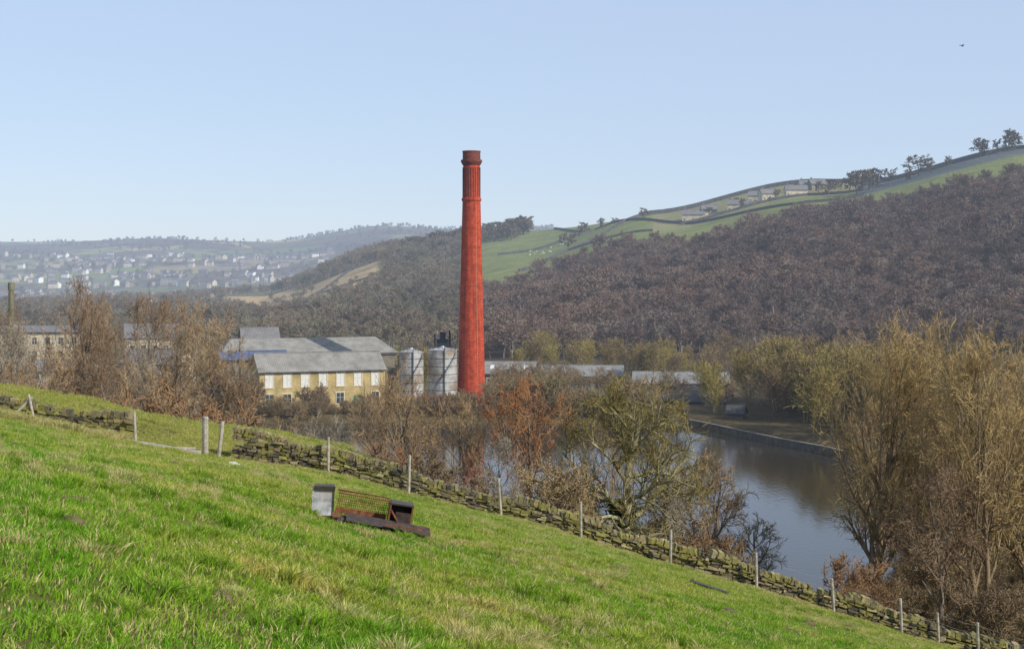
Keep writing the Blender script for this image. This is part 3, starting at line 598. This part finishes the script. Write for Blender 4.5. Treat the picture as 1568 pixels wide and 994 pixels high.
def roofmat(name,c1,c2,sc=.9):
    m,nt=new_mat(name); tc=N(nt,'ShaderNodeTexCoord'); w=N(nt,'ShaderNodeTexWave'); w.inputs['Scale'].default_value=sc; w.inputs['Distortion'].default_value=.3; nt.links.new(tc.outputs['Object'],w.inputs[0])
    f=noise(nt,.5,7,rough=.7); col=ramp(nt,f,[(.3,c1),(.7,c2)]); c=ramp(nt,w.outputs['Fac'],[(0,(.8,.8,.8)),(1,(1.1,1.1,1.1))]); col=mix(nt,1.,col,c,'MULTIPLY')
    p=N(nt,'ShaderNodeBsdfPrincipled'); nt.links.new(col,p.inputs['Base Color']); p.inputs['Roughness'].default_value=.9; p.inputs['Specular IOR Level'].default_value=.15; finish(nt,p.outputs[0]); return m
RG=roofmat('asbestos_roof',(.15,.145,.13),(.30,.29,.265)); RL=roofmat('pale_roof',(.14,.14,.135),(.29,.285,.275)); RS=roofmat('slate_roof',(.13,.128,.13),(.21,.205,.205)); RD=roofmat('dark_roof',(.05,.05,.055),(.10,.095,.09)); RBL=roofmat('blue_roof',(.07,.10,.18),(.10,.14,.24))
TRIM=surf('stone_trim',(.48,.42,.30),(.58,.52,.40),2); PAN=surf('boarded_window',(.50,.50,.46),(.66,.65,.60),3); GLS=surf('dark_glass',(.03,.035,.04),(.07,.08,.09),1,.15); DOOR=surf('green_door',(.03,.10,.06),(.05,.14,.08),2); WHITE=surf('white_render',(.42,.41,.38),(.58,.57,.53),.7)
def gable(name,x,y,z,L,Dp,yaw,He,Hr,wm,rm,rows=(),doors=(),hip=0,sky=0,stack=()):
    e=empty(name,(x,y,z),yaw); s=MB()
    s.quad((0,0,-1),(L,0,-1),(L,0,He),(0,0,He)); s.quad((L,Dp,-1),(0,Dp,-1),(0,Dp,He),(L,Dp,He))
    if hip==0:
        s.poly([(0,Dp,-1),(0,0,-1),(0,0,He),(0,Dp/2,Hr-.05),(0,Dp,He)]); s.poly([(L,0,-1),(L,Dp,-1),(L,Dp,He),(L,Dp/2,Hr-.05),(L,0,He)])
    else:
        s.quad((0,Dp,-1),(0,0,-1),(0,0,He),(0,Dp,He)); s.quad((L,0,-1),(L,Dp,-1),(L,Dp,He),(L,0,He))
    s.obj('walls',[wm],e)
    s=MB(); o=.3; d=(Hr-He)/(Dp/2)*o; tck=.14
    if hip==0:
        for (ya,yb,za,zb) in ((-o,Dp/2,He-d,Hr),(Dp+o,Dp/2,He-d,Hr)):
            a=[(-o,ya,za),(L+o,ya,za),(L+o,yb,zb),(-o,yb,zb)]; b=[(p[0],p[1],p[2]+tck) for p in a]
            s.quad(*a);s.quad(*b[::-1])
            for i in range(4): s.quad(a[i],a[(i+1)%4],b[(i+1)%4],b[i])
        s.box(-o,L+o,Dp/2-.15,Dp/2+.15,Hr+tck-.02,Hr+tck+.1)
    else:
        zz=He+.02; A=[(-o,-o,zz),(L+o,-o,zz),(L+o,Dp+o,zz),(-o,Dp+o,zz)]; r1=(hip,Dp/2,Hr+.1);r2=(L-hip,Dp/2,Hr+.1)
        s.quad(A[0],A[1],r2,r1);s.quad(A[2],A[3],r1,r2);s.poly([A[1],A[2],r2]);s.poly([A[3],A[0],r1])
    s.obj('roof',[rm],e)
    s=MB(); s.box(-.1,L+.1,-.22-o,-.06-o,He-d-.1,He-d+.04,0) ; s.obj('gutter',[GLS],e)
    if rows:
        s=MB()
        for (z0,h,w,x0,x1,nn,pm) in rows:
            for i in range(nn):
                c=x0+(x1-x0)*i/max(nn-1,1); f=.16
                s.box(c-w/2,c+w/2,-.012,.1,z0,z0+h,pm)
                s.box(c-w/2-f,c-w/2,-.09,.1,z0,z0+h,0);s.box(c+w/2,c+w/2+f,-.09,.1,z0,z0+h,0)
                s.box(c-w/2-f-.1,c+w/2+f+.1,-.13,.1,z0-.22,z0,0);s.box(c-w/2-f-.1,c+w/2+f+.1,-.1,.1,z0+h,z0+h+.26,0)
                s.box(c-.035,c+.035,-.04,-.013,z0,z0+h,3); s.box(c-w/2,c-.036,-.04,-.013,z0+h*.55,z0+h*.55+.06,3); s.box(c+.036,c+w/2,-.04,-.013,z0+h*.55,z0+h*.55+.06,3)
        for (c,w,h) in doors:
            s.box(c-w/2,c+w/2,-.03,.1,0,h,4)
        s.obj('windows',[TRIM,PAN,GLS,WHITE,DOOR],e)
    if sky:
        s=MB(); sl=(Hr-He)/(Dp/2)
        for i in range(sky):
            c=L*(i+.5)/sky; y0,y1=Dp*.18,Dp*.34; zA=He+sl*y0+tck+.03; zB=He+sl*y1+tck+.03
            s.quad((c-.5,y0,zA),(c+.5,y0,zA),(c+.5,y1,zB),(c-.5,y1,zB))
        s.obj('rooflights',[PAN],e)
    if stack:
        s=MB()
        for c in stack: s.box(c-.5,c+.5,Dp/2-.4,Dp/2+.4,Hr-.5,Hr+1.3); s.cyl((c,Dp/2,Hr+1.3),(c,Dp/2,Hr+1.8),.15,.12,8)
        s.obj('chimney_stacks',[DARKST],e)
    return e
yw=math.radians(21)
gable('mill_building',-49,273,-26.4,25.2,10,yw,7.7,10.9,SAND,RG,[(4.6,2.5,1.5,1.9,23.2,7,1),(1.1,2.1,1.5,1.9,16,5,2),(1.1,2.1,1.5,23.2,23.2,1,2)],doors=[(19.6,1.6,2.6)])
gable('mill_warehouse',-62,300,-26.2,39,15,yw,9.0,12.2,DARKST,RG,hip=3)
gable('mill_annexe',-60,290,-26.2,14,7,yw,8.8,10.2,DARKST,RBL)
gable('stone_house',-66,345,-26,9,9,.3,9.4,13.0,SAND2,RS,[(3,1.4,1,2,7,3,2)])
gable('stone_mill',-152,370,-26,38,14,.08,11.0,12.4,SAND2,RS,[(7.8,1.8,1.3,2,36,11,2),(4.2,1.8,1.3,2,36,11,2),(.8,1.8,1.3,2,36,11,2)],stack=(6,))
gable('stone_house',-106,385,-26,13,10,.25,9.0,12.5,SAND2,RS,[(5,1.8,1.3,2,11,4,2)])
gable('storage_shed',-118,325,-26,20,12,.1,3.8,6,WHITE,RS,[(1.6,1.5,1.6,3,17,4,2)])
gable('stone_house',-92,330,-26,15,9,-.3,5.5,8.5,SAND2,RS,[(2.5,1.6,1.2,2,13,4,2)])
gable('factory_shed',-7,330,-26.6,12,12,-.12,3.6,6.0,DARKST,RL,[(1.2,1.2,1.6,2,10,3,2)],sky=3)
gable('factory_shed',7,345,-26.8,20,12,-.1,2.2,4.4,DARKST,RL,[(.8,1.0,1.5,2,18,5,2)])
gable('factory_shed',28,325,-26.8,22,10,-.1,2.0,4.2,DARKST,RL,[(.8,1.0,1.5,2,20,6,2)])
gable('low_dark_shed',27,290,-27.3,17,14,-.25,1.6,4.2,DARKST,RD)
gable('low_dark_shed',10,300,-27.2,14,10,-.1,1.6,3.6,DARKST,RS)
gable('valley_hut',39.5,259,-26.7,3.0,3,-.4,1.5,2.8,DARKST,RD)
for i,(b,y,l) in enumerate([(.153,890,13),(.195,905,14),(.213,925,11),(.121,900,14),(.135,900,10),(.178,915,10),(.168,930,9),(.205,930,8)]):
    gable('farmhouse',b*y,y,Hs(b*y,y)-.3,l,8,.2*(i%3)-.2,4.8,7.8,SAND2 if i!=2 else DARKST,RS,[(1,1.3,1.1,1.5,l-1.5,3,2)],stack=(1.5,))
tankm=surf('tank_steel',(.34,.34,.33),(.58,.58,.56),1.2,.45,metal=.35,c3=(.3,.24,.18))
def tank(name,x,y,z,r,h):
    e=empty(name,(x,y,z)); s=MB(); s.lathe([(0,r),(h,r),(h,r+.08),(h+.12,r+.08),(h+.12,r-.02),(h+.7,.4),(h+.9,.3),(h+.9,0.01)],40); s.obj('shell',[tankm],e)
    s=MB()
    for zz in np.arange(1.5,h,1.6): s.lathe([(zz,r),(zz,r+.05),(zz+.1,r+.05),(zz+.1,r)],40)
    for i in range(14):
        a=2*math.pi*i/14; s.cyl(((r)*math.cos(a),(r)*math.sin(a),h+.12),((r)*math.cos(a),(r)*math.sin(a),h+1.2),.04,.04,5)
        b=2*math.pi*(i+1)/14
        for q in (.65,1.2): s.cyl((r*math.cos(a),r*math.sin(a),h+q),(r*math.cos(b),r*math.sin(b),h+q),.035,.035,5)
    for i in range(40):
        a=-math.pi*.9+i*.06; s.box(r+.05,r+.75,-.12,.12,i*h/40,i*h/40+.06,0,Matrix.Rotation(a,4,'Z'))
    s.cyl((.5,-r-.15,0),(.5,-r-.15,h+.6),.1,.1,8); s.obj('railings_and_stair',[GLS],e)
tank('storage_tank',-20.3,284,-26.3,2.45,10.8); tank('storage_tank',-14.1,286,-26.3,2.9,11.1)
s=MB(); s.box(-1.2,1.2,-1,1,0,13.2); s.box(-.5,.7,-.6,.6,13.2,14.6); s.cyl((1.5,0,0),(1.5,0,15),.22,.22,8); s.cyl((-1.6,.3,0),(-1.6,.3,14.2),.16,.16,8); s.obj('plant_tower',[GLS],loc=(-14.5,293,-26.3))
# ------------------------------------------------------------------ reservoir embankment
ce=surf('embankment_stone',(.07,.062,.052),(.15,.135,.11),1.2,.9,.3); cop=surf('coping_stone',(.14,.125,.10),(.24,.22,.18),.8,.9)
s=MB(); pts=[(20,266.5),(33,262.3),(37,252),(40,243),(44.5,231),(49,221),(53,208),(55,196),(47,165)]
for a,b in zip(pts[:-1],pts[1:]):
    a=Vector((*a,0));b=Vector((*b,0)); t=(b-a); L=t.length; ang=math.atan2(t.y,t.x); M=Matrix.Translation(a)@Matrix.Rotation(ang,4,'Z')
    s.box(-.05,L+.05,-.2,1.0,-31,-26.9,0,M); s.box(-.1,L+.1,-.26,.3,-26.9,-26.75,1,M)
s.obj('reservoir_retaining_wall',[ce,cop])
# ------------------------------------------------------------------ field walls
def linewall(name,pts,h,w,mat):
    s=MB(); 
    for a,b in zip(pts[:-1],pts[1:]):
        n=max(2,int(math.hypot(b[0]-a[0],b[1]-a[1])/8))
        for i in range(n):
            p=[a[0]+(b[0]-a[0])*i/n,a[1]+(b[1]-a[1])*i/n]; q=[a[0]+(b[0]-a[0])*(i+1)/n,a[1]+(b[1]-a[1])*(i+1)/n]
            z0=Hs(*p);z1=Hs(*q); d=Vector((q[0]-p[0],q[1]-p[1])).normalized(); nx,ny=-d.y*w,d.x*w
            c=[(p[0]-nx,p[1]-ny,z0-.5),(q[0]-nx,q[1]-ny,z1-.5),(q[0]+nx,q[1]+ny,z1-.5),(p[0]+nx,p[1]+ny,z0-.5)]
            t=[(v[0],v[1],(z0 if j in (0,3) else z1)+h) for j,v in enumerate(c)]
            s.quad(*t)
            for j in range(4): s.quad(c[j],c[(j+1)%4],t[(j+1)%4],t[j])
    s.obj(name,[mat])
fw=surf('field_wall_stone',(.05,.05,.055),(.10,.10,.10),.5)
B=lambda b,y:(b*y,y)
linewall('ridge_shade_wall',[B(.09,1000),B(.14,1000),B(.18,995),B(.2163,985),B(.25,930),B(.27,890),B(.33,864),B(.40,855),B(.5,850)],2.8,.5,fw)  # shade of the far slope along the ridge, built as a dark wall strip
linewall('field_wall',[B(.005,830),B(.04,880),B(.075,960),B(.09,1000)],1.6,.4,fw)
linewall('field_wall',[B(.03,1180),B(.06,1040),B(.1,930),B(.13,870),B(.2,830),B(.25,820)],1.6,.4,fw)
linewall('field_wall',[B(-.01,1000),B(.03,1010),B(.06,1040)],1.6,.4,fw)
linewall('field_wall',[B(.04,880),B(.07,870),B(.1,860)],1.4,.4,fw)
linewall('field_wall',[B(.12,880),B(.16,880),B(.21,880),B(.25,860)],1.6,.4,fw)
linewall('field_wall',[B(-.20,940),B(-.15,940),B(-.10,945)],1.6,.4,fw)
linewall('field_wall',[B(-.16,880),B(-.13,1000),B(-.10,1120)],1.6,.4,fw)
# sheep (distant flock)
wool=surf('wool',(.6,.58,.5),(.75,.72,.65),3)
s=MB(); fl=empty('sheep_flock')
for i in range(16):
    b=R0.uniform(.012,.038); y=R0.uniform(950,1010); x=b*y; z=Hs(x,y); a=R0.uniform(0,6.28); M=Matrix.Translation((x,y,z))@Matrix.Rotation(a,4,'Z')
    P=[(-.55,0,.62),(-.4,0,.7),(0,0,.72),(.4,0,.7),(.55,0,.65),(.8,0,.85),(.98,0,.75)]; rr=[.12,.3,.36,.3,.18,.13,.08]
    for k_ in range(6): s.cyl(M@Vector(P[k_]),M@Vector(P[k_+1]),rr[k_],rr[k_+1],8)
    for lx,ly in ((-.35,.15),(-.35,-.15),(.35,.15),(.35,-.15)): s.cyl(M@Vector((lx,ly,0)),M@Vector((lx,ly,.6)),.04,.07,5)
s.obj('sheep',[wool],fl)
# distant village
vg=empty('distant_village'); sw=MB(); g=np.random.default_rng(55)
def house(s,x,y,l,d,h,rh,a):
    z=Hs(x,y)-1.5; M=Matrix.Translation((x,y,z))@Matrix.Rotation(a,4,'Z'); w=int(g.choice([0,0,0,1,2,2,2,2])); h+=1.5
    P=lambda *p:tuple(M@Vector(p))
    s.quad(P(0,0,0),P(l,0,0),P(l,0,h),P(0,0,h),w); s.quad(P(l,d,0),P(0,d,0),P(0,d,h),P(l,d,h),w)
    s.poly([P(0,d,0),P(0,0,0),P(0,0,h),P(0,d/2,h+rh),P(0,d,h)],w); s.poly([P(l,0,0),P(l,d,0),P(l,d,h),P(l,d/2,h+rh),P(l,0,h)],w)
    s.quad(P(-.3,-.3,h),P(l+.3,-.3,h),P(l+.3,d/2,h+rh),P(-.3,d/2,h+rh),3); s.quad(P(l+.3,d+.3,h),P(-.3,d+.3,h),P(-.3,d/2,h+rh),P(l+.3,d/2,h+rh),3)
    for c in np.arange(1.8,l-1,3): 
        for zz in (2.6,5.2):
            s.box(c-.6,c+.6,-.05,.0,zz,zz+1.3,4,M)
for row in range(52):
    y0=g.uniform(1750,3350); b0=g.uniform(-.42,-.16); n=int(g.integers(4,12)); a=g.uniform(-.35,.35)
    for i in range(n):
        x=b0*y0+i*g.uniform(16,32)+g.normal(0,6); y=y0+math.sin(a)*i*20+g.normal(0,18)
        if x/y>-.13: continue
        house(sw,x,y,g.uniform(9,18),g.uniform(8,11),g.uniform(5,8),g.uniform(2.5,4.5),a+g.normal(0,.5))
for b,y,l in [(-.25,2500,50),(-.21,2700,40),(-.17,2900,45)]: house(sw,b*y,y,l,16,9,4,.1)
for i in range(46):
    y=g.uniform(1200,1900); b=g.uniform(-.37,-.19); house(sw,b*y,y,g.uniform(8,15),9,5.5,3.5,g.uniform(-.7,.7))
sw.obj('houses',[surf('village_stone',(.40,.34,.26),(.54,.46,.36),.1),surf('village_render',(.68,.66,.60),(.8,.78,.73),.1),surf('village_dark_stone',(.22,.18,.14),(.32,.27,.2),.1),surf('village_slate',(.09,.085,.09),(.15,.14,.15),.1,.95,spec=.05),GLS],vg)
# bird
s=MB(); s.cyl((-.22,0,0),(-.05,0,.02),.01,.06,8); s.cyl((-.05,0,.02),(.1,0,.02),.06,.06,8); s.cyl((.1,0,.02),(.24,0,.03),.05,.012,8)
for q in (-1,1):
    s.quad((-.07,0,.04),(.08,0,.04),(.06,q*.2,.14),(-.08,q*.2,.14)); s.poly([(-.08,q*.2,.14),(.06,q*.2,.14),(-.06,q*.45,.08)])
s.poly([(-.2,-.03,.01),(-.2,.03,.01),(-.36,.07,0),(-.36,-.07,0)])
s.obj('bird',[GLS],loc=(44.8,140,22.8),rot=(0,.1,.5))
# ------------------------------------------------------------------ light, sky, camera
az=math.radians(125); el=math.radians(34)
sd=Vector((math.sin(az)*math.cos(el),math.cos(az)*math.cos(el),math.sin(el)))
L=D.lights.new('sun','SUN'); L.energy=5.0; L.angle=math.radians(.53); L.color=(1,.93,.81); lo=D.objects.new('sun',L); lo.rotation_euler=(-sd).to_track_quat('-Z','Y').to_euler(); link(lo)
w=D.worlds.new('World'); SC.world=w; w.use_nodes=True; nt=w.node_tree; nt.nodes.clear()
sk=N(nt,'ShaderNodeTexSky',sky_type='NISHITA'); sk.sun_disc=False; sk.sun_elevation=el; sk.sun_rotation=az; sk.air_density=1.0; sk.dust_density=.3; sk.ozone_density=2.0
cm=mix(nt,.66,sk.outputs[0],(4.95,6.0,8.0))
bg=N(nt,'ShaderNodeBackground'); bg.inputs[1].default_value=.12; nt.links.new(cm,bg.inputs[0]); wo=N(nt,'ShaderNodeOutputWorld'); nt.links.new(bg.outputs[0],wo.inputs[0])
cam=D.cameras.new('camera'); cam.sensor_width=36; cam.lens=36*2154/1568; cam.shift_y=-(497-422)/1568; cam.clip_end=30000; cam.clip_start=.1
co=D.objects.new('camera',cam); co.location=(0,0,0); co.rotation_euler=(math.pi/2,0,0); link(co); SC.camera=co
SC.view_settings.view_transform='Standard'; SC.view_settings.look='None'; SC.view_settings.exposure=0
